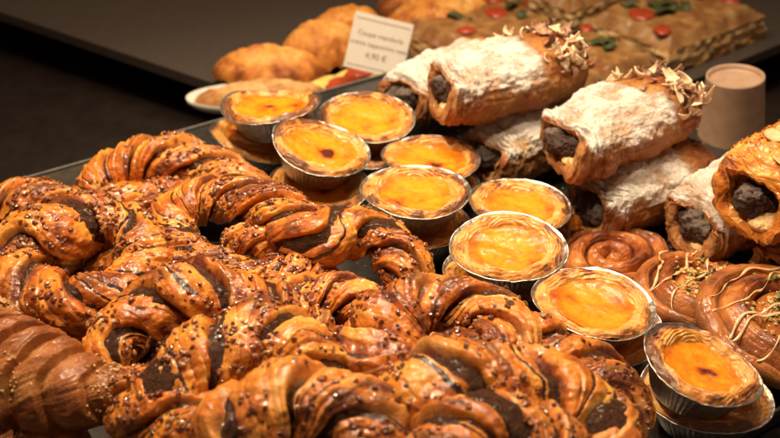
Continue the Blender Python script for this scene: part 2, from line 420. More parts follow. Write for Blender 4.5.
twist('chocolate striped twist in the middle of the heap with a smooth pointed left tip',
      [dict(p=[(128,372,4.6,.9),(113,350,5.6,1.3),(128,322,6.2,1.6),(165,305,6.6,1.85),(210,298,6.7,1.9),(255,306,6.3,1.7),(298,326,5.4,1.5),(325,350,4.8,1.3)], choc=.95, pitch=6.5)], 5, crumb=7, lobes=2, hand=-1)
twist('dark striped sticky twist just below the striped one with the smooth pointed tip',
      [dict(p=[(150,425,5.5,1.3),(170,392,6.6,1.8),(205,362,7.2,2.0),(250,343,7.2,2.0),(292,352,6.8,1.8),(322,375,6.2,1.5),(345,400,5.5,1.3)], choc=1.0, pitch=6.5)], 6, crumb=9, lobes=2)
twist('brown glazed ring with a deep round hole in front of the foil tarts',
      [dict(p=[(412,384,6.0,1.6),(382,362,6.2,2.0),(384,330,6.4,2.0),(408,309,6.6,1.6),(445,303,6.6,1.45),(485,312,6.5,1.5),(506,335,6.4,1.6),(494,358,6.2,1.6),(455,366,6.3,1.6)], closed=True, pitch=9),
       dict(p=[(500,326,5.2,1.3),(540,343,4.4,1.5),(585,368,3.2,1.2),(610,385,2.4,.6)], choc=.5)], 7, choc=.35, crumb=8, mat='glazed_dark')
twist('small pale twist between the figure-of-eight twist and the ring with the round hole',
      [dict(p=[(255,326,3.6,1.2),(290,306,4.4,1.35),(330,297,4.6,1.35),(366,306,4.6,1.3),(378,330,4.2,1.2),(350,352,4,1.3)], choc=.4)], 8, crumb=5)
twist('large twist with broad chocolate bands at the bottom right of the heap',
      [dict(p=[(362,455,5.5,1.6),(395,418,6.8,2.0),(440,394,7.6,2.15),(492,384,7.7,2.1),(540,394,7.2,2.0),(580,414,6.4,1.9),(605,450,5.6,1.8),(600,490,5,1.5)], choc=.95, pitch=8)], 9, crumb=7, lobes=2, hand=-1)
twist('smooth tan curl that hangs over the right end of the heap beside the front tarts',
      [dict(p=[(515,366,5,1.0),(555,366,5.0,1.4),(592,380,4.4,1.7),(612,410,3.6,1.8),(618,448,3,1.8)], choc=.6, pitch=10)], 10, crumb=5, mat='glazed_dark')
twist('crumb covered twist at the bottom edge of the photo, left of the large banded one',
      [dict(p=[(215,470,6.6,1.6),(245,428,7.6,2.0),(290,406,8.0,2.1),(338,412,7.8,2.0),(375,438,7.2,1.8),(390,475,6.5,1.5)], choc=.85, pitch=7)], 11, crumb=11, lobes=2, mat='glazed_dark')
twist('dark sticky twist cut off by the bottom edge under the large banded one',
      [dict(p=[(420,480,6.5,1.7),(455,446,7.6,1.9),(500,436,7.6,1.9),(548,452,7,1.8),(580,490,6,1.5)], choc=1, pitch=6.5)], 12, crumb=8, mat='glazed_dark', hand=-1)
twist('flat crumb covered twist lying low in the middle of the heap beneath its neighbours',
      [dict(p=[(95,262,2.4,1.4),(145,268,3.6,1.6),(195,290,3.8,1.6),(245,292,3.8,1.5),(300,292,3.6,1.4),(330,275,3,1.3)], choc=.5)], 13, crumb=16, tones=(.2, 1))
twist('dark folded twist low in the gap behind the seeded croissant',
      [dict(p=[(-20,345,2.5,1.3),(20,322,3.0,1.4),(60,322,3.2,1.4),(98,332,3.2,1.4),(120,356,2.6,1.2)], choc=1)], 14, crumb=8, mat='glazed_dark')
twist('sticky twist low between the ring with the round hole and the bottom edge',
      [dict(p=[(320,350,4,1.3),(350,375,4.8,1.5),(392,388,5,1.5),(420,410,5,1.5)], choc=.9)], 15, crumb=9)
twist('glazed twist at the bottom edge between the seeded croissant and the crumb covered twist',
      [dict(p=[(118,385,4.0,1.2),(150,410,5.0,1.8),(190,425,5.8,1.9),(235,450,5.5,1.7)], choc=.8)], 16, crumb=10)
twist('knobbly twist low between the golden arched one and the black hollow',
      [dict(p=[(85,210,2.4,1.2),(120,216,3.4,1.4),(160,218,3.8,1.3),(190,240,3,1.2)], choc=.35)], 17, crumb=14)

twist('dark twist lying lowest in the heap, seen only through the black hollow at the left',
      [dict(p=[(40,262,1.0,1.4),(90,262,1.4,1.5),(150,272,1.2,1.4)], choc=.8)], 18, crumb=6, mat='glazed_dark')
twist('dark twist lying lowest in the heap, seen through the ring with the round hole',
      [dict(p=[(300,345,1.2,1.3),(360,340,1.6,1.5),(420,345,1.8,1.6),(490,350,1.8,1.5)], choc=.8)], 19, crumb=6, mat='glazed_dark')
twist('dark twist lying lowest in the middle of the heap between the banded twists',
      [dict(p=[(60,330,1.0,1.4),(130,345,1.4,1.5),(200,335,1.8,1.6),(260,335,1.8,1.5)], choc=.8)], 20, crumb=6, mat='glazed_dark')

# ---------------------------------------------------------------- croissants
def croissant(label, pts, seed, segs):
    ctrl = [(*P(x, y, z), r) for x, y, z, r in pts]
    nu, nv = 620, 260
    C4, s, L = cr(ctrl, nu, False); C, R = C4[:, :3], C4[:, 3]
    T, B, U = frames(C, False); phi = np.linspace(0, 2*math.pi, nv, endpoint=False)[None, :]; ss = s[:, None]
    q = ss/L*segs+.22*np.sin(phi+.6)+.18*fbm(ss*.4, np.cos(phi)*1.2, np.sin(phi)*1.2, seed, 2)
    f = q-np.floor(q)
    step = (.35*np.sin(math.pi*f)+.75*f**.7)*sst(1.0, .93, f)
    fine = noise(q*9, np.cos(phi)*.8, np.sin(phi)*.8, seed+3)*.6+noise(q*20, np.cos(phi)*1.2, np.sin(phi)*1.2, seed+4)*.4
    X, Y, Z = [C[:, None, i]+0*phi+R[:, None]*(np.cos(phi), np.sin(phi), 0*phi)[i] for i in range(3)]
    lump = fbm(X*.5, Y*.5, Z*.5, seed+6, 3); wr = fbm(X*2.4, Y*2.4, Z*2.4, seed+7, 3)
    rad = R[:, None]*(.74+.30*step+.10*lump)+.07*fine+.13*wr
    e = np.minimum(ss, L-ss); rad = rad*np.clip(1-(1-np.clip(e/(R[:, None]*.8), 0, 1))**2.2, 0, 1)**.5
    G = C[:, None, :]+(B[:, None, :]*np.cos(phi)[..., None]+U[:, None, :]*np.sin(phi)[..., None]*.9)*rad[..., None]
    nr = normals(G, False, True)
    if np.einsum('uvi,uvi->uv', nr, G-C[:, None, :]).mean() < 0: nr = -nr
    base = np.array([*C[nu//2][:2], max(0, C[:, 2].min()-3)])
    t = thing('croissant', label, 'croissant', base, group='brown seeded croissants in the left corner')
    tone = .22+.25*step+.35*lump+.45*sst(.12, 0, f)+.15*fine; lay = np.clip(.5*fine+.1+.5*sst(.2, .02, f), 0, .7)
    mesh('dough', (G-base).reshape(-1, 3), grid_faces(nu, nv), M['croissant'], t, {'tone': tone.ravel(), 'layer': lay.ravel()})
    rg = np.random.RandomState(seed); iu, iv = rg.randint(0, nu, 6000), rg.randint(0, nv, 6000)
    p, nn = G[iu, iv], nr[iu, iv]; cl = fbm(p[:, 0]*.35, p[:, 1]*.35, p[:, 2]*.35, seed+8, 2)
    ii = np.where((nn[:, 2] > .2) & (cl > .18))[0][:420]
    o = crumbs('sesame_seeds', p[ii]-base, nn[ii], .06, .13, M['sesame'], t, seed); o['kind'] = 'stuff'
croissant('large brown seeded croissant pointing at the twists from the bottom left corner',
          [(-95,350,3.4,2.0),(-50,348,4.4,2.9),(0,366,4.8,3.2),(50,385,5.0,2.9),(95,392,5.2,2.0),(138,388,5.2,1.0)], 61, 9)
croissant('brown croissant mostly hidden below the large seeded one, at the bottom edge',
          [(-70,470,1.5,1.4),(-10,458,2.0,1.8),(45,446,2.2,1.6),(92,440,2.0,.9)], 62, 5)
croissant('brown croissant at the left edge just above the large seeded one',
          [(-95,330,3.0,1.2),(-50,322,4.2,1.8),(-10,322,4.6,1.6),(22,336,4.4,1.0)], 63, 5)

# ---------------------------------------------------------------- custard tarts
def tart(label, px, py, z, R=3.62, rx=0, ry=0, rz=0, seed=0, warp=.12, burn=.5, upper=True, foil='foil', group=None):
    rg = np.random.RandomState(seed+900)
    loc = P(px, py, z); t = thing('custard_tart', label, 'custard tart', loc, (math.radians(rx), math.radians(ry), rz), group)
    nv = 300; th = np.linspace(0, 2*math.pi, nv, endpoint=False)[None, :]
    c, s_ = np.cos(th), np.sin(th)
    a1, a2, a3 = rg.uniform(0, 6.28, 3)
    outl = 1+.018*np.cos(2*th+a1)+.012*np.cos(3*th+a2)+.008*noise(c*3, s_*3, 0, seed)
    wz = warp*(np.cos(2*th+a3)+.4*np.cos(3*th+a1))+.035*noise(c*5, s_*5, 0, seed+1)
    # foil cup: outside wall, rolled rim, short inside lip
    prof = [(.0, -2.25), (.40, -2.25), (.60, -2.22), (.635, -2.12), (.70, -1.6), (.78, -1.05), (.86, -.5), (.925, -.12), (.975, -.015), (1.0, .02), (1.012, .05), (1.008, .085), (.990, .09), (.975, .055), (.93, -.03), (.90, -.10)]
    pr = np.array(prof); d = np.r_[0, np.cumsum(np.linalg.norm(np.diff(pr*[3.6, 1], axis=0), axis=1))]
    tt = np.sort(np.r_[np.linspace(0, d[-1], 46), np.linspace(d[8], d[13], 14)])
    pu, pz = np.interp(tt, d, pr[:, 0])[:, None], np.interp(tt, d, pr[:, 1])[:, None]
    wgt = sst(-2.0, 0, pz)
    side = sst(-2.15, -1.9, pz)*sst(-.02, -.25, pz)
    fl = np.abs(((th*58/(2*math.pi)+.25*noise(c*4, s_*4, 0, seed+4)) % 1)-.5)*2
    r = R*pu*(1+(outl-1)*wgt)+side*.075*(fl-.5)
    zz = pz+wz*wgt**2+.03*noise(c*9, s_*9, pz*2, seed+2)*sst(-.15, .05, pz)
    G = np.stack([r*c, r*s_, zz+0*r], -1)
    mesh('foil_cup', G.reshape(-1, 3), grid_faces(len(tt), nv)[:, ::-1], M[foil], t)
    # crust
    ur = np.concatenate([np.linspace(.30, .955, 120)])[:, None]
    X, Y = ur*c*R, ur*s_*R
    cw = rg.uniform(-.005, .055); off = cw*sst(1, .75, ur)+(.075*noise(c*1.5, s_*1.5, 0, seed+51)+.045*noise(c*4, s_*4, 0, seed+52))*sst(1, .8, ur)+.03*noise(X*1.5, Y*1.5, 0, seed+53)
    rise = np.interp(ur-off, [.3, .50, .60, .68, .78, .86, .92, .955], [-.75, -.55, -.24, .08, .27, .26, .12, -.06])
    X, Y = ur*c*R, ur*s_*R
    sp = ur*15+rg.choice([-1, 1])*th/(2*math.pi)+3.0*fbm(X*.5, Y*.5, 0*X, seed+11, 4)
    th2 = sp-np.floor(sp)
    ridge = (1-th2)*sst(0, .2, th2)
    bigl = fbm(X*.8, Y*.8, 0*X, seed+12, 3)
    m = sst(.5, .66, ur)
    zc = rise+m*(.09*(ridge-.5)*(.6+.8*sst(-.4, .4, noise(X*1.2, Y*1.2, 0, seed+18)))+.05*noise(sp*.9, c*2, s_*2, seed+13)+.17*bigl)+wz*ur**2+.02*fbm(X*4, Y*4, 0*X, seed+15, 2)
    # ease the inner wall irregularly so that the custard edge wanders
    Gc = np.stack([X*outl, Y*outl, zc], -1)
    sc = sst(.70, .92, ur)*burn*(.22+3.8*np.clip(fbm(c*2.2, s_*2.2, ur*3, seed+14, 3)+.03, 0, 1))+.12*sst(.62, .52, ur)
    tone = .24+sc+.22*sst(.05, .5, noise(X*1.3, Y*1.3, 0, seed+16))+.1*bigl
    mesh('crust', Gc.reshape(-1, 3), grid_faces(120, nv)[:, ::-1], M['crust'], t, {'tone': tone.ravel(), 'layer': ((1-ridge)*m+0*X).ravel()})
    # custard
    uc = np.linspace(.0, .74, 90)[:, None]
    X, Y = uc*c*R, uc*s_*R
    b = fbm(X*.42, Y*.42, 0*X+seed, seed+21, 2); b2 = fbm(X*1.3, Y*1.3, 0*X+seed, seed+22, 2)
    zc = -.13+.16*b+.07*b2-.10*sst(.6, .0, uc)+wz*uc**2+.05*sst(.5, .6, uc)
    Gu = np.stack([X*outl, Y*outl, zc], -1)
    bl = np.zeros_like(X)
    for _ in range(rg.randint(2, 5)):
        a, rr = rg.uniform(0, 6.28), rg.uniform(.15, .52)*R
        w = rg.uniform(.35, .95)
        bl = bl+rg.uniform(.35, .8)*np.exp(-(((X-rr*math.cos(a))**2+(Y-rr*math.sin(a))**2)/w**2))
    tone = .27+.30*sst(.42, .62, uc)*(.4+.8*np.clip(b+.3, 0, 1))+bl*(.3+.9*burn)*np.clip(.6+b2, 0, 1.3)
    mesh('custard', Gu.reshape(-1, 3), grid_faces(90, nv)[:, ::-1], M['custard'], t, {'tone': tone.ravel()})
    return t
GU, GL = 'custard tarts on top of their stacks', 'custard tarts underneath the top ones'
TARTS = [
 # label, px, py, z, R, rx, ry, seed, warp, burn
 ('custard tart with a wavy foil rim and dark burnt top, farthest left of the tarts', 271,105,6.0,3.75,-6,-2,1,.30,1.0),
 ('smooth bright orange custard tart at the back, beside the sugared rolls', 366,117,4.6,3.65,6,3,2,.10,.55),
 ('custard tart tipped down to its right in front of the two rearmost tarts', 321,147,5.3,3.65,4,17,3,.14,.7),
 ('custard tart half hidden behind the round one with the scorched left rim', 431,158,3.9,3.55,0,2,4,.08,.75),
 ('round custard tart with a scorched left rim in the middle of the tart row', 416,191,5.4,3.65,0,1,5,.07,.85),
 ('custard tart with brown spots right in front of the dark filled sugared roll ends', 520,205,3.7,3.6,0,5,6,.07,.7),
 ('custard tart tipped towards the viewer with wide pale crust and a small brown blister', 508,247,5.0,3.65,5,-1,7,.08,.45),
 ('pale rimmed custard tart beside the flat glazed swirl', 594,303,4.6,3.68,0,4,8,.12,.35),
 ('custard tart tilted down to the right in the bottom right corner', 702,365,4.9,3.45,1,15,9,.10,.7)]
LOWER = [
 ('custard tart in crumpled foil underneath the farthest left one', 258,137,3.0,3.7,0,10,11,.25,.5),
 ('custard tart underneath the smooth orange one at the back', 366,148,2.4,3.5,0,0,12,.08,.4),
 ('custard tart with a bent foil rim underneath the one tipped to its right', 320,186,2.7,3.6,0,6,13,.20,.5),
 ('custard tart underneath the half hidden one', 432,184,1.9,3.5,0,0,14,.08,.4),
 ('custard tart underneath the one with the scorched left rim', 416,222,3.0,3.65,0,3,15,.14,.5),
 ('custard tart underneath the one with two brown spots', 520,232,1.8,3.4,0,0,16,.08,.4),
 ('custard tart underneath the one tipped towards the viewer', 500,272,2.6,3.6,0,2,17,.10,.5),
 ('custard tart underneath the pale rimmed one', 603,333,2.4,3.55,0,-4,18,.14,.5),
 ('custard tart underneath the tilted one in the bottom right corner', 706,392,2.6,3.7,0,1,19,.10,.4)]
for a in TARTS: tart(a[0], a[1], a[2], a[3], a[4], a[5], a[6], 0, a[7], a[8], a[9], group=GU)
for a in LOWER: tart(a[0], a[1], a[2], a[3], a[4], a[5], a[6], 0, a[7], a[8], a[9], foil='foil_dark', group=GL)

# ---------------------------------------------------------------- filled rolls
def frame_between(A, B_, roll=0):
    x = B_-A; x /= np.linalg.norm(x)
    y = np.cross([0, 0, 1.0], x); y /= np.linalg.norm(y); z = np.cross(x, y)
    m = Matrix(((x[0], y[0], z[0]), (x[1], y[1], z[1]), (x[2], y[2], z[2]))) @ Matrix.Rotation(roll, 3, 'X')
    return m.to_euler()

def shaving_meshes():
    out = []
    rg = np.random.RandomState(4)
    for k_ in range(8):
        nu, nv = 10, 7
        u = np.linspace(0, 1, nu)[:, None]; v = np.linspace(-.5, .5, nv)[None, :]
        w = (1-u)*rg.uniform(.55, .85)+rg.uniform(.02, .10)
        L = rg.uniform(.75, 1.15); curl = rg.uniform(.3, 1.4) if k_ % 4 else 1.8
        x = L*np.sin(curl*u)/curl+0*v; z = L*(1-np.cos(curl*u))/curl+.35*(v*2)**2*w*.5
        y = v*w+0*u
        top = np.stack([x, y, z+0*y], -1); nr = normals(top, False, False)
        A = top+nr*.03; Bm = top-nr*.03
        V = np.concatenate([A.reshape(-1, 3), Bm.reshape(-1, 3)]); n = nu*nv
        Fc = list(grid_faces(nu, nv, False, False))+[f[::-1]+n for f in grid_faces(nu, nv, False, False)]
        per = [i*nv for i in range(nu)]+[(nu-1)*nv+j for j in range(1, nv)]+[i*nv+nv-1 for i in range(nu-2, -1, -1)]+[j for j in range(nv-2, 0, -1)]
        for i in range(len(per)):
            a, b = per[i], per[(i+1) % len(per)]; Fc.append([a, a+n, b+n, b])
        out.append((V, np.array(Fc)))
    return out
SHV = shaving_meshes()
SHM = {}
def shaving(parent, p, rot, sc, kind):
    i = rnd.randrange(8); key = (i, kind)
    if key not in SHM:
        o = mesh('chocolate_shaving', SHV[i][0], SHV[i][1], M[kind], parent); SHM[key] = o.data
    else: o = link('chocolate_shaving', SHM[key], parent)
    o.location = [c*S for c in p]; o.rotation_euler = rot; o.scale = (sc,)*3
    return o

def lump(name, parent, c, r, mat, seed, amp=.25, fr=1.2, fine=.12, attrs=None):
    V, Fc = ICO5; V = V*np.array(r)
    n = V/np.linalg.norm(V, axis=1, keepdims=True)
    d = amp*fbm(V[:, 0]*fr, V[:, 1]*fr, V[:, 2]*fr, seed, 3)+fine*fbm(V[:, 0]*5, V[:, 1]*5, V[:, 2]*5, seed+1, 2)
    at = {'tone': .4+.4*d/amp, 'layer': 0*d, 'sugar': np.clip(n[:, 2]*.4+.05+d, 0, .42)}
    return mesh(name, V+n*d[:, None]+np.array(c), Fc, M[mat], parent, at)

k = N('dusted_cocoa_cream')
n2, n3 = k.noise(4, 5), k.noise(13, 4)
f = k.ramp(k.math('ADD', k.attr('sugar'), k.math('MULTIPLY_ADD', n3, 1.2, -.55)), [(.30, (0, 0, 0)), (.66, (.34,)*3)])
k.color(k.mix(f, k.ramp(n2, [(.3, (.030, .014, .010)), (.7, (.085, .042, .030))]), (.58, .50, .43)))
k.set(Roughness=.65); k.bump(k.math('ADD', n2, n3), .9, .14); M['dusted'] = k.m

def roll(label, A, B_, a=3.4, b=2.2, seed=0, shear=0.0, sugar_to=.55, sugar=1.0, shav=62, rolla=0, fill=True, custard=True, almonds=0, name='cream_filled_roll', group='sugar dusted cream rolls', cav=1.0):
    A, B_ = P(*A), P(*B_); L = np.linalg.norm(B_-A); hl = L/2
    c0 = (A+B_)/2
    t = thing(name, label, 'pastry', c0, frame_between(A, B_, math.radians(rolla)), group)
    prof = [(hl, .0), (hl-.05, .30), (hl-.3, .58), (hl-.9, .80), (hl-2, .93), (hl-3.6, 1.0), (0, 1.03), (-hl+3, 1.02), (-hl+1.4, .99), (-hl+.5, .95), (-hl+.05, .90), (-hl-.15, .80), (-hl-.10, .70), (-hl+.15, .60), (-hl+.6, .53), (-hl+1.6, .48), (-hl+2.5, .3), (-hl+2.6, 0)]
    pr = np.array(prof); d = np.r_[0, np.cumsum(np.hypot(np.diff(pr[:, 0]), np.diff(pr[:, 1])*2.6))]
    nu, nv = 420, 380
    tt = np.linspace(0, d[-1], nu)
    # smooth the profile a little
    X0 = np.interp(tt, d, pr[:, 0]); S0 = np.interp(tt, d, pr[:, 1])
    kk = np.hanning(15); kk /= kk.sum()
    pad = lambda q: np.convolve(np.r_[np.full(7, q[0]), q, np.full(7, q[-1])], kk, 'valid')
    X0, S0 = pad(X0)[:, None], pad(S0)[:, None]; S0[0] = 0; S0[-1] = 0
    lipd = d[11]-tt[:, None]                     # distance to lip along outside (negative = inside)
    ph = np.linspace(0, 2*math.pi, nv, endpoint=False)[None, :]
    c, s_ = np.cos(ph), np.sin(ph)
    pw = .76
    cy, cz = np.sign(c)*np.abs(c)**pw, np.sign(s_)*np.abs(s_)**pw
    ex = np.exp(-np.clip(lipd, 0, 99)/2.2)
    lipshape = (-.55*np.clip(-s_, 0, 1)+.45*np.clip(s_, 0, 1)+.35*noise(c*1.5, s_*1.5, 0, seed+1))*ex
    Xx = X0+lipshape
    droop = 1-.38*np.exp(-np.clip((X0+hl), 0, 99)/2.0)*np.clip(s_+.2, 0, 1)-.30*sst(hl-3.2, hl+.3, X0)*np.clip(s_, 0, 1)
    Yy, Zz = a*S0*cy*(1-.06*np.exp(-(X0+hl)/1.5)), b*S0*cz*droop
    Xx = Xx+shear*Yy
    nx, ny, nz = .0*Xx, cy/a*b*1.0+0*Xx, cz+0*Xx
    nn = np.sqrt(ny*ny+nz*nz); ny, nz = ny/nn, nz/nn
    lq = lipd*1.7+1.9*noise(c*1.3, s_*1.3, lipd*.4, seed+5); lf_ = lq-np.floor(lq)
    lp = (1-2*lf_*sst(0, .2, lf_)-.1)*.55*(.5+.8*noise(np.floor(lq)*1.0, c*1.5, s_*1.5, seed+2))+noise(lipd*5, c*2.3, s_*1.3, seed+3)*.5
    lammask = (np.exp(-np.clip(lipd-.7, 0, 99)/1.2)*1.15)*sst(-2.2, -.6, lipd)
    flank = np.exp(-(Zz/(b*.42))**2)*sst(.2, 1.4, hl-X0)
    lf = noise(Zz*4.5+.4*noise(Xx*.3, 0, 0, seed), Xx*.35, np.sign(c)*3+0*Xx, seed+4)
    top = fbm(Xx*.75, Yy*.9, Zz*.75, seed+6, 3); wr = fbm(Xx*2.2, Yy*2.2, Zz*2.2, seed+7, 3)
    big = fbm(Xx*.3, Yy*.3, Zz*.3, seed+8, 2)
    disp = .34*lp*lammask+.08*lf*flank*(1-np.clip(lammask, 0, 1))+.36*top+.15*wr+.42*big-.10*np.abs(noise(Xx*.9+.5*Yy, Yy*1.6, Zz*1.6, seed+61))
    sm = sst(0, .12, S0)
    Yd, Zd = Yy+ny*disp*sm, Zz+nz*disp*sm
    Xd = Xx-lammask*lp*.16
    G = np.stack([Xd, Yd, Zd], -1)
    nr = normals(G, False, True)
    if (nr[120, :, 2]*s_[0]).mean() < 0: nr = -nr; flip = True
    else: flip = False
    u = (hl-X0)/L                                # 0 tail .. 1 opening
    xs = (Xx+hl)/L                               # 0 opening .. 1 tail
    edge = sugar_to+.07*fbm(Yy*.5+0*Xx, Xx*.3, 0*Xx, seed+9, 2)
    su = sst(.0, -.09, xs-edge)*sst(-.12, .35, s_+.25*top+.12*nr[..., 2])*sst(-.1+1.3*np.clip(.6-s_, 0, 1), .6+1.6*np.clip(.6-s_, 0, 1), lipd)*(.66+.65*top)*sugar
    su = np.clip(su, 0, 1)
    tone = .36+.38*sst(.0, .16, xs-edge)*sst(-.4, .4, nr[..., 2])+.3*top+.35*lammask*(.6-lf_)
    layer = np.clip((lp*lammask+lf*flank)*.8+.15*lammask, 0, 1)
    Fq = grid_faces(nu, nv)
    if flip: Fq = Fq[:, ::-1]
    mesh('dough', G.reshape(-1, 3), Fq, M['roll'] if not almonds else M['glazed'], t, {'tone': tone.ravel(), 'layer': (layer+0*Xx).ravel(), 'sugar': (su+0*Xx).ravel()})
    if fill:
        lump('cocoa_cream', t, (-hl+1.0, .02*a, -.10*b), (1.5, a*.60*cav, b*.44*cav), 'dusted', seed+31, .75, .8, .16)
    if custard:
        lump('custard_filling', t, (-hl+.95, -.30*a, -.46*b), (1.6, a*.34, b*.20), 'custard_plug', seed+41, .16, 1.0, .06)
    iu = np.where((X0[:, 0] > 0) & (tt < d[5]+6))[0]
    upper = np.where(s_[0] > -.05)[0]
    rg = np.random.RandomState(seed+70)
    for q in range(shav):
        for _ in range(60):
            i, j = rg.choice(iu), rg.choice(upper)
            x_ = xs[i, j]
            if sugar_to-.04 < x_ < .97 and nr[i, j, 2] > -.05 and (Yy[i, j] < .3*a or rg.rand() < .35) and rg.rand() < .25+1.0*np.exp(-((x_-(sugar_to+.17))/.12)**2): break
        p = G[i, j]+nr[i, j]*(.08+.38*rg.rand()**2)
        kind = rg.choice(['shave_white', 'shave_milk', 'shave_dark'], p=[.52, .33, .15])
        shaving(t, p, (rg.uniform(-.8, .8), rg.uniform(-1.0, .4), rg.uniform(0, 6.28)), rg.uniform(.85, 1.35), kind)
    if almonds:
        for q in range(almonds):
            for _ in range(80):
                i, j = rg.choice(np.where(S0[:, 0] > .8)[0]), rg.choice(upper)
                if nr[i, j, 2] > .3 and lipd[i, 0] > .5 and (q > 4 or (lipd[i, 0] < 3.5 and Yy[i, j] < .2*a)): break
            V0, F0 = ICO2
            V = V0*np.array([.85, .52, .07])*np.array([1, 1, 1])
            o = mesh('almond_slice', V, F0, M['almond'], t); o.location = [q_*S for q_ in (G[i, j]+nr[i, j]*.12)]
            o.rotation_euler = Vector(nr[i, j]).to_track_quat('Z', 'Y').to_euler()
        n = 2600
        ii, jj = rg.randint(0, nu, n), rg.randint(0, nv, n); ok = (nr[ii, jj, 2] > .35) & (lipd[ii, 0] > 2.2) & (top[ii, jj] > -.25)
        ii, jj = ii[ok][:900], jj[ok][:900]
        o = crumbs('chocolate_sprinkles', G[ii, jj], nr[ii, jj], .05, .11, M['sprinkle'], t, seed); o['kind'] = 'stuff'
    return t

roll('topmost sugar dusted roll, farthest back, with chocolate shavings at its right end', (441,89,7.4), (583,58,7.4), 3.8, 2.45, 201, shear=.25, sugar_to=.60, rolla=-6)
roll('large sugar dusted roll with shavings, lying across another, nearest the paper cup', (561,143,6.7), (688,96,6.9), 3.95, 2.3, 202, shear=.30, sugar_to=.63, rolla=-8, shav=72)
roll('sugar dusted roll tucked behind and left of the topmost roll', (402,98,4.4), (500,56,3.6), 2.8, 2.3, 203, sugar_to=.8, shav=0, custard=False)
roll('sugar dusted roll low in the pile, directly below the topmost one', (484,157,2.9), (590,112,2.9), 2.9, 2.4, 204, shear=.15, sugar_to=.8, shav=0, custard=False)
roll('sugar dusted roll with a glazed brown right end, underneath the one nearest the cup', (588,207,2.8), (706,158,3.0), 3.0, 2.5, 205, shear=.15, sugar_to=.66, shav=0, custard=False)
roll('sugar dusted roll with its open end facing the drizzled swirls, below the almond covered one', (692,226,3.4), (800,168,3.8), 3.2, 2.4, 206, shear=.2, sugar_to=.9, shav=0)
roll('orange roll with almond slices and dark sprinkles at the right edge, filled with cocoa cream', (750,200,7.2), (850,140,7.2), 3.4, 2.9, 207, shear=.1, sugar=0, shav=0, almonds=12, cav=.8, name='almond_roll', group=None)
roll('small golden roll end at the right edge, below the almond covered roll', (768,268,3.0), (850,240,3.0), 2.0, 1.6, 208, sugar=0, shav=0, fill=False, custard=False, name='golden_roll', group=None)

# small knob of pastry
nb = thing('pastry_knob', 'small brown knob of pastry between a tart and a sugared roll', 'pastry', P(571, 232, 1.2))
lump('dough', nb, (0, 0, .6), (.62, .8, .7), 'glazed_dark', 5, .2, 1.2, .05)

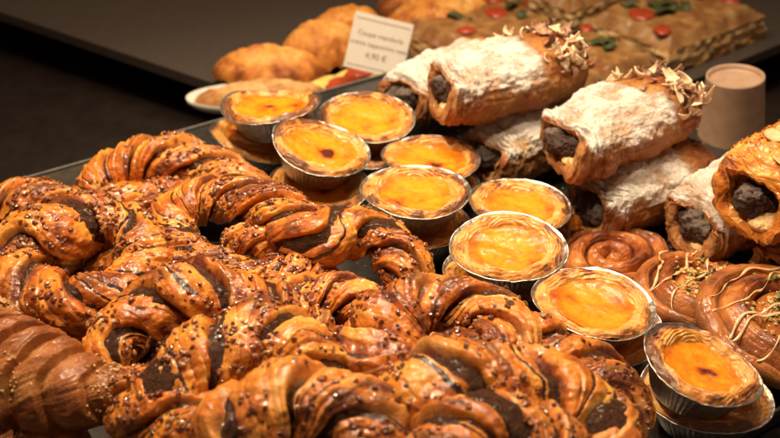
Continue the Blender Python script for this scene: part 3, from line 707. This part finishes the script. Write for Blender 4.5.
# ---------------------------------------------------------------- flat swirls
def swirl(label, px, py, z, rx_, ry_, rot, H=2.0, turns=3, seed=0, drizzle=0, nuts=0, ringw=.32):
    t = thing('swirl_pastry', label, 'pastry', P(px, py, z), rot, 'flat glazed swirl pastries')
    nr_, nt = 260, 460
    u = np.concatenate([np.linspace(0, .93, 190), np.linspace(.93, 1.0, 71)[1:]])[:, None]; th = np.linspace(0, 2*math.pi, nt, endpoint=False)[None, :]
    c, s_ = np.cos(th), np.sin(th)
    side = np.zeros_like(u); 
    outl = 1+.03*np.cos(2*th+seed)+.02*noise(c*2, s_*2, 0, seed)
    X, Y = u*c*rx_*outl, u*s_*ry_*outl
    wv = .10*fbm(X*.5, Y*.5, 0*X, seed, 2)
    q = u*turns*1.0-th/(2*math.pi)+wv*1.0
    f = q-np.floor(q)
    ridge = np.sin(math.pi*f)**.6
    fine = noise(q*9, c*2.5, s_*2.5, seed+3)*.6+noise(q*22, c*4, s_*4, seed+4)*.4
    lumpn = fbm(X*.7, Y*.7, 0*X, seed+5, 3)
    env = (1-np.clip(u, 0, 1)**5)**.5
    Z = H*(.42+.44*ridge)*env-.25*sst(.55, 0, u)+.08*fine+.16*lumpn+.05*fbm(X*2.4, Y*2.4, 0*X, seed+6, 2)
    bul = 1+.06*np.sin(math.pi*np.clip(env, 0, 1))
    G = np.stack([X*bul, Y*bul, Z], -1)
    # underside
    tone = .30+.25*ridge+.3*lumpn+.12*fine+1.3*np.clip(.55-ridge, 0, 1)*sst(.95, .8, u)
    layer = np.clip((.35+.8*fine)*sst(.5, .95, u), 0, 1)
    mesh('dough', G.reshape(-1, 3), grid_faces(u.shape[0], nt)[:, ::-1], M['danish'], t, {'tone': tone.ravel(), 'layer': layer.ravel()})
    rg = np.random.RandomState(seed+9)
    def hgt(x, y):
        uu = math.hypot(x/rx_, y/ry_); tt_ = math.atan2(y/ry_, x/rx_) % (2*math.pi)
        if uu > .995: return -.3
        i = int(np.argmin(np.abs(u[:, 0]-uu))); j = int(tt_/(2*math.pi)*nt) % nt
        return float(G[i, j, 2])
    for k_ in range(drizzle):
        y0 = -ry_*.85+1.7*ry_*(k_+.5)/drizzle
        n = 60; xs_ = np.linspace(-rx_*1.02, rx_*1.02, n); pts = []
        sl = rg.uniform(-.15, .25)
        for x in xs_:
            y = y0+sl*x+.35*math.sin(x*.9+k_*1.3)+.12*math.sin(x*2.3+k_)
            if math.hypot(x/rx_, y/ry_) < .97: pts.append((x, y, max(hgt(x+dx_, y+dy_) for dx_ in (-.25, 0, .25) for dy_ in (-.2, 0, .2))))
        if len(pts) < 10: continue
        p = np.array(pts); kern = np.ones(5)/5
        zs = np.convolve(np.r_[[p[0, 2]]*2, p[:, 2], [p[-1, 2]]*2], kern, 'valid'); p[:, 2] = np.maximum(zs, p[:, 2])+.04
        nn_ = len(p); rr = .046+.045*noise(np.arange(nn_)*.35, k_, 0, seed); rr[0] = rr[-1] = .01
        T, B, U = frames(p, False); a_ = np.linspace(0, 2*math.pi, 10, endpoint=False)[None, :]
        Gd = p[:, None, :]+(B[:, None, :]*np.cos(a_)[..., None]*1.45+U[:, None, :]*np.sin(a_)[..., None]*.5)*rr[:, None, None]
        mesh('icing_line', Gd.reshape(-1, 3), grid_faces(nn_, 10), M['drizzle'], t)
    if nuts:
        a = rg.normal(0, 1, (nuts, 2))*[rx_*.30, ry_*.22]; a = a[np.hypot(a[:, 0]/rx_, a[:, 1]/ry_) < .85]
        pp = np.array([(x, y, hgt(x, y)+.02) for x, y in a])
        o = crumbs('crushed_nuts', pp, np.tile([[0, 0, 1.0]], (len(pp), 1)), .07, .17, M['pistachio'], t, seed); o['kind'] = 'stuff'
    return t
swirl('flat glazed swirl without icing, behind the pale rimmed tart', 612, 268, .5, 4.3, 3.6, (math.radians(4), 0, .5), 1.9, 3, 301)
swirl('swirl with beige icing lines and crushed nuts in the middle, beside the plain flat swirl', 698, 300, 1.0, 4.4, 4.2, (math.radians(6), math.radians(6), 1.0), 2.1, 3, 302, 6, 330)
swirl('swirl with thick icing lines and green nuts cut off by the right edge', 784, 335, 1.6, 5.5, 5.4, (math.radians(12), math.radians(6), .6), 2.5, 3, 303, 7, 300)

# ---------------------------------------------------------------- trays, counter, shelf (the setting)
av = np.array([.83, .557]); av /= np.linalg.norm(av); bv = np.array([av[1], -av[0]])
C0 = np.array([-18.9, 91.2])
def quad(c, la, lb, a0=0, b0=0):
    c = np.array(c)+av*a0+bv*b0
    return [c, c+bv*lb, c+bv*lb+av*la, c+av*la]
def tray(label, c, la, lb, mat):
    base = np.array([*c, -1.0])
    t = thing('serving_tray', label, 'tray', base)
    q = [p-base[:2] for p in quad(c, la, lb)]
    V, Fc = prism(q, .0, .98); o = mesh('tray_base', V, Fc, M[mat], t, smooth=False); bevel(o, .12)
    w = .22
    def bar(p0, p1):
        d = (p1-p0)/np.linalg.norm(p1-p0); n = np.array([-d[1], d[0]])*w
        V, Fc = prism([p0, p1, p1+n, p0+n], .985, 1.22); o = mesh('tray_rim', V, Fc, M['rim_tray'], t, smooth=False); bevel(o, .07)
    i = [q[0]+(av+bv)*.02, q[1]+(av-bv)*.02, q[2]-(av+bv)*.02, q[3]+(bv-av)*.02]
    bar(i[0], i[1]); bar(i[1]-0*bv+av*w, i[2]-av*w*1.0); bar(i[2], i[3]); bar(i[3]-av*w, i[0]+av*w)
    return t
tray('black tray under the custard tarts, sugared rolls and swirls', C0, 37.6, 52, 'tray')
tray('smoked grey tray under the heap of twists', C0-av*46.5+bv*0.6, 46.2, 60, 'tray_grey')
def struct(name, V, Fc, mat):
    o = mesh(name, V, Fc, M[mat], smooth=False); o['kind'] = 'structure'; return o
V, Fc = prism(quad(C0, 83, 56, -44, 3), -7.5, -1.05); struct('counter', V, Fc, 'floor')
V, Fc = box(-260, 260, -60, 330, -9, -7.52); struct('floor', V, Fc, 'floor')
V, Fc = box(-260, 260, 330, 334, -9, 200); struct('wall', V, Fc, 'back')
# back shelf, a little lower than the trays
zs = -2.4
p0 = P(210, 82, zs)[:2]; p1 = P(0, 12, zs)[:2]; r0 = P(700, 77, zs)[:2]; r1 = P(780, 44, zs)[:2]
dl = (p1-p0)/np.linalg.norm(p1-p0); dr = (r1-r0)/np.linalg.norm(r1-r0)
Am = np.array([dl, -dr]).T; tq = np.linalg.solve(Am, r0-p0); X0 = p0+dl*tq[0]
q = [X0, X0+dr*160, X0+dr*160+dl*170, X0+dl*170]
V, Fc = prism(q, zs-1.0, zs); struct('shelf', V, Fc, 'shelf')
# blue-grey ledge in front of the trays
V, Fc = prism(quad(C0, 100, 30, -46, 60.8 if False else 53.4), -7.4, -1.6); struct('counter_ledge', V, Fc, 'ledge')

rg = np.random.RandomState(3)
uv_ = np.concatenate([rg.uniform(0, 1, (260, 2))*[37, 51], rg.normal(0, 1, (200, 2))*[3, 12]+[6, 24]]); uv_ = uv_[(uv_[:, 0] > .5) & (uv_[:, 0] < 37) & (uv_[:, 1] > .5) & (uv_[:, 1] < 51)]
pf = np.c_[C0+uv_[:, :1]*av+uv_[:, 1:]*bv, np.full(len(uv_), .0)]
o = crumbs('pastry_flakes', pf, np.tile([[0, 0, 1.0]], (len(pf), 1)), .04, .13, M['nuts'], None, 5, tones=(.3, 1))
tag(o, 'loose crumbs and flakes scattered on the black tray between the tarts', 'crumbs', kind='stuff')

pts_ = []
for (x, y) in ((600, 235), (640, 222), (680, 245), (560, 175), (455, 150), (520, 140), (420, 118), (650, 195)):
    q_ = P(x, y, 0)[:2]; pts_.append(rg.normal(0, 1, (110, 2))*[2.2, 1.8]+q_)
pts_ = np.concatenate(pts_); pf = np.c_[pts_, np.full(len(pts_), .0)]; rel = (pf[:, :2]-C0)
ok_ = (rel@av > .5) & (rel@av < 37) & (rel@bv > .5) & (rel@bv < 51); pf = pf[ok_]
o = crumbs('spilled_sugar', pf, np.tile([[0, 0, 1.0]], (len(pf), 1)), .02, .07, M['sugar'], None, 6)
tag(o, 'white powdered sugar spilled on the black tray around the rolls', 'sugar', kind='stuff')

# ---------------------------------------------------------------- paper cup
cu = thing('paper_cup', 'brown paper cup standing upside down behind the sugared rolls', 'cup', P(730, 146, -1.0), (0, math.radians(-4), 0))
def lathe(prof, n=64):
    pr = np.array(prof); a = np.linspace(0, 2*math.pi, n, endpoint=False)[None, :]
    G = np.stack([pr[:, :1]*np.cos(a), pr[:, :1]*np.sin(a), pr[:, 1:]+0*a], -1)
    return G.reshape(-1, 3), grid_faces(len(pr), n)[:, ::-1]
V, Fc = lathe([(2.05, 6.0), (2.15, 6.35), (2.28, 6.38), (2.3, 6.2), (2.72, .45), (2.75, .35)]); mesh('cup_wall', V, Fc[:, ::-1], M['cup'], cu)
V, Fc = lathe([(0.001, 5.9), (1.9, 5.9), (2.05, 6.0)]); mesh('cup_bottom', V, Fc, M['cup'], cu)
V, Fc = lathe([(2.72, .34), (2.88, .30), (2.93, .15), (2.88, .02), (2.74, .0), (2.66, .1)]); mesh('rolled_rim', V, Fc[:, ::-1], M['cup_rim'], cu)

# ---------------------------------------------------------------- price card
A_ = P(343, 68, 1.0); depth_y = A_[1]
def at_y(px, py, Y):
    d = np.array([(px-390)/F_, math.cos(TH)-(py-219)/F_*math.sin(TH), -math.sin(TH)-(py-219)/F_*math.cos(TH)])
    return np.array([0, 0, H_])+d*Y/d[1]
Yc = P(372, 78, -.5)[1]
tl, tr, br, bl = [at_y(x, y, Yc+dy) for x, y, dy in ((356, 11, 2.0), (415, 25, 2.0), (400, 80, 0), (343, 66, 0))]
cx = (tr-tl+br-bl)/2; cyv = (tl-bl+tr-br)/2; W, Hh = np.linalg.norm(cx), np.linalg.norm(cyv)
ex = cx/W; ez = cyv-ex*cyv.dot(ex); ez /= np.linalg.norm(ez); ey = np.cross(ez, ex)
cen = (tl+tr+bl+br)/4; basec = cen-ez*Hh/2
cd = thing('price_card', 'small white price card leaning among the blurred pastries on the back shelf', 'sign', basec,
           Matrix(((ex[0], ey[0], ez[0]), (ex[1], ey[1], ez[1]), (ex[2], ey[2], ez[2]))).to_euler())
V, Fc = box(-W/2, W/2, -.04, .04, 0, Hh); o = mesh('card', V, Fc, M['card'], cd, smooth=False); bevel(o, .02, 1)
def text(body, x, z, size):
    cv = bpy.data.curves.new('t', 'FONT'); cv.body = body; cv.size = size*S; cv.align_x = 'CENTER'; cv.extrude = .008*S
    o = bpy.data.objects.new('tmp', cv); COL.objects.link(o)
    dg = bpy.context.evaluated_depsgraph_get(); me = bpy.data.meshes.new_from_object(o.evaluated_get(dg))
    bpy.data.objects.remove(o); me.name = 'lettering'; me.materials.clear()
    o = link('lettering', me, cd, M['ink']); o.location = (x*S, -.052*S, z*S); o.rotation_euler = (math.pi/2, 0, 0)
text('Coupe mandorla', 0, Hh*.62, .62); text('crema cappuccino nata', 0, Hh*.45, .56); text('4,90 €', 0, Hh*.24, .75)
for zz in (.07, .90):
    V, Fc = box(-W*.46, W*.46, -.062, -.045, Hh*zz, Hh*zz+.06); mesh('border_line', V, Fc, M['ink'], cd, smooth=False)

# ---------------------------------------------------------------- pastries on the back shelf
def turnover(label, px, py, z, L, Wd, Hh, yaw, seed, mat='empanada', name='turnover', group='baked turnovers on the back shelf', tilt=0):
    t = thing(name, label, 'pastry', P(px, py, z), (tilt, 0, yaw), group)
    nu, nv = 120, 200
    u = np.linspace(0, 1, nu)[:, None]; th = np.linspace(0, 2*math.pi, nv, endpoint=False)[None, :]
    c, s_ = np.cos(th), np.sin(th)
    cr_ = .12*np.abs(np.sin(th*11))*sst(.8, 1, u)*np.clip(-s_+.3, 0, 1)
    X = L*u*c; Y = Wd*u*s_*(1-.25*c*c*np.sign(s_))*(1-.38*c**4)
    Z = Hh*(1-u**2.6)**.6+cr_*Hh*1.4+.42*fbm(X*.8, Y*.8, 0*X, seed, 4)
    X, Y = X*(1+cr_*.3), Y*(1+cr_*.5)
    V = np.stack([X, Y, Z+0*X], -1).reshape(-1, 3)
    tone = .35+.3*sst(.5, 1, u)+.3*fbm(X*.6, Y*.6, 0*X, seed+1, 3)
    mesh('crust', V, grid_faces(nu, nv)[:, ::-1], M[mat], t, {'tone': tone.ravel(), 'layer': 0*tone.ravel()})
    lumpb = V.copy(); return t
turnover('golden turnover with a crimped edge, front left on the back shelf', 270, 76, zs+.6, 5.3, 2.9, 2.9, .06, 401)
turnover('golden turnover in the middle of the back shelf, behind the crimped one', 322, 58, zs+.6, 4.6, 3.2, 3.6, .45, 402)
turnover('golden turnover farthest back, half hidden by the price card', 345, 44, zs+.5, 4.6, 3.0, 3.8, .4, 403)
fb = turnover('pale folded bread on white paper at the near edge of the back shelf', 262, 99, zs+.35, 6.2, 2.3, 1.6, .1, 404, 'pale_bread', 'folded_bread', None)
pp = mesh('paper_liner', *lathe([(.01, -.3), (6.2, -.3), (6.75, .1), (6.8, .5), (6.72, .5), (6.2, -.22), (.01, -.22)], 80), M['paper'], fb); pp.scale = (1, .42, 1)

def slab(label, px, py, lx, ly, hz, yaw, seed, tops, z=zs, mat='cheese', name='topped_bread', group='thick topped bread slices on the back shelf'):
    t = thing(name, label, 'bread', P(px, py, z), (0, 0, yaw), group)
    n = 70
    x = np.linspace(-1, 1, n)[:, None]; y = np.linspace(-1, 1, n)[None, :]
    X, Y = x*lx/2+0*y, y*ly/2+0*x
    d = np.minimum(1-np.abs(x), 1-np.abs(y)); X, Y = X*.985, Y*.985; hh = hz+.45*fbm(X*.5, Y*.5, 0*X, seed, 3)-1.1*sst(.24, 0, d)
    top = np.stack([X, Y, hh], -1).reshape(-1, 3)
    mesh('topping', top, grid_faces(n, n, False, False), M[mat], t)
    V, Fc = box(-lx/2, lx/2, -ly/2, ly/2, 0, hz-.3)
    # ragged side walls: rings
    m = 50; per = [(-lx/2+lx*i/m, -ly/2) for i in range(m)]+[(lx/2, -ly/2+ly*i/m) for i in range(m)]+[(lx/2-lx*i/m, ly/2) for i in range(m)]+[(-lx/2, ly/2-ly*i/m) for i in range(m)]
    per = np.array(per); lv = np.linspace(0, max(hz-.95, .1), 24)[:, None]
    sc_ = 1-.03*(lv/hz)**2+.045*noise(per[None, :, 0]*1.3, per[None, :, 1]*1.3, lv*2.5, seed)+.01*noise(per[None, :, 0]*4, per[None, :, 1]*4, lv*6, seed)
    G = np.stack([per[None, :, 0]*sc_, per[None, :, 1]*sc_, lv+0*sc_], -1)
    tone = .25+.3*noise(per[None, :, 0], per[None, :, 1], lv*2, seed+3)+.4*sst(.7, 0, lv)
    mesh('bread', G.reshape(-1, 3), grid_faces(24, 4*m), M['pale_bread'], t, {'tone': tone.ravel(), 'layer': 0*tone.ravel()})
    for kind, x_, y_, r_ in tops:
        if kind == 't':
            V0, F0 = ICO3; J = 1+.15*noise(V0[:, 0]*2, V0[:, 1]*2, V0[:, 2]*2, seed+int(x_*7))
            o = mesh('tomato_piece', V0*J[:, None]*[r_, r_*.8, .35], F0, M['tomato'], t)
        else:
            u = np.linspace(-1, 1, 12)[:, None]; v = np.linspace(-1, 1, 7)[None, :]
            w = np.sqrt(np.clip(1-u*u, 0.01, 1))*.45
            Gl = np.stack([u*r_+0*v, v*w*r_, .18*r_*np.sin(u*3)+.2*v*v], -1)
            o = mesh('herb_leaf', Gl.reshape(-1, 3), grid_faces(12, 7, False, False), M['herb'], t)
            sm = o.modifiers.new('s', 'SOLIDIFY'); sm.thickness = .05*S
        o.location = (x_*S, y_*S, (hz+(.02 if kind == 't' else .2))*S); o.rotation_euler = (0, 0, x_*2.1)
yw = math.atan2(dr[1], dr[0])
slab('thick slice of bread with cheese, tomato and green herb, nearest to the paper cup', 575, 84, 13, 10, 3.2, yw, 501, [('t', .5, 1.2, 1.5), ('t', -4, 2.5, 1.3), ('l', 2.6, .2, 1.4), ('l', 3.2, -1, 1.1), ('l', 1.8, 1.6, 1.0), ('l', -3.6, .6, 1.0), ('t', 4.8, 3.4, .9), ('t', -1.6, -2.6, .8), ('l', -5, 3.6, .9)])
slab('thick slice of bread with herb and tomato, right end of the back shelf', 672, 40, 15, 11, 3.4, yw, 502, [('t', -4, 1, 1.5), ('t', 2.5, 2.2, 1.7), ('l', -1.5, 0, 1.7), ('l', -.4, 1.4, 1.5), ('l', 4.2, .8, 1.2), ('l', .4, -.8, 1.2), ('t', -5.6, -3, 1.1), ('t', 5.6, -2.4, .9), ('l', -3.2, 3.2, 1.0), ('t', .6, 3.6, .9)])
slab('thick cheese topped slice behind the topmost sugared roll', 480, 46, 13, 11, 3.0, yw, 503, [('t', 2, 0, 1.4), ('l', -2, 1, 1.3), ('t', 4.4, 2.6, 1.2), ('l', 3.2, -2.4, 1.0), ('t', -3.4, -1.6, 1.0), ('l', 4.6, .3, 1.2)])
slab('thick slice with red tomato at the top edge of the photo', 578, 0, 15, 12, 3.2, yw, 504, [('t', 2, -2, 2.0), ('l', -3, -1, 2.2), ('l', -1.5, -2.5, 1.6), ('t', -5, 1, 1.4)])
slab('yellow cheese flatbread with dark red salami beside the price card', 345, 92, 10, 6, .8, yw+.1, 505, [('t', 0, 0, 1.9), ('t', 2.8, .8, 1.5)], mat='cheese_y', name='flatbread', group=None)
turnover('large browned turnover right of the price card', 440, 30, zs+.5, 6.5, 4.2, 3.4, .3, 405)
turnover('browned turnover at the top edge behind the large one', 480, 6, zs+.5, 6.5, 4.2, 3.4, .5, 406)
turnover('browned turnover at the top edge above the price card', 418, 12, zs+.5, 4.5, 3.0, 3.2, .2, 407)

# ---------------------------------------------------------------- light
w = bpy.data.worlds.new('World'); SC.world = w; w.use_nodes = True
w.node_tree.nodes['Background'].inputs[0].default_value = (1.0, .64, .44, 1); w.node_tree.nodes['Background'].inputs[1].default_value = .14
def spot(loc, target, power, size, angle, col, blend=.6):
    l = bpy.data.lights.new('display_lamp', 'SPOT'); l.energy = power; l.shadow_soft_size = size*S; l.spot_size = math.radians(angle); l.spot_blend = blend; l.color = col
    o = bpy.data.objects.new('display_lamp', l); COL.objects.link(o); o.location = [c*S for c in loc]
    o.rotation_euler = (Vector(target)-Vector(loc)).to_track_quat('-Z', 'Y').to_euler()
WARM = (1.0, .77, .51)
spot((16, 98, 88), (14, 88, 0), 13.5, 2.6, 62, WARM, .9)
spot((-26, 84, 88), (-10, 72, 0), 21, 2.6, 70, WARM, .9)
spot((-13, 56, 92), (-8, 62, 0), 13, 2.2, 66, WARM, .9)
spot((16, 62, 92), (10, 68, 0), 4, 2.2, 66, WARM, .9)
spot((-8, 135, 80), (-8, 116, 0), 1.9, 3, 60, WARM, 1)

l = bpy.data.lights.new('added_sheen_strip', 'AREA'); l.shape = 'RECTANGLE'; l.size = .80; l.size_y = .035; l.energy = 6.5; l.color = WARM  # added unseen strip light, gives the glaze wider wet highlights
o = bpy.data.objects.new('added_sheen_strip', l); COL.objects.link(o); o.location = (0, .98, .78)
o.rotation_euler = (Vector((0, .74, 0))-Vector((0, .98, .78))).to_track_quat('-Z', 'Y').to_euler()

# ---------------------------------------------------------------- camera
cam = bpy.data.cameras.new('camera'); co = bpy.data.objects.new('camera', cam); COL.objects.link(co)
co.location = (0, 0, H_*S); co.rotation_euler = (math.pi/2-TH, 0, 0)
cam.sensor_width = 36; cam.lens = 36*F_/780; cam.clip_start = .02; cam.clip_end = 30
cam.dof.use_dof = True; cam.dof.focus_distance = .745; cam.dof.aperture_fstop = 8.5; cam.dof.aperture_blades = 9
SC.camera = co
SC.render.engine = 'CYCLES'
SC.view_settings.view_transform = 'Standard'; SC.view_settings.look = 'None'; SC.view_settings.exposure = 0.12; SC.view_settings.gamma = 1
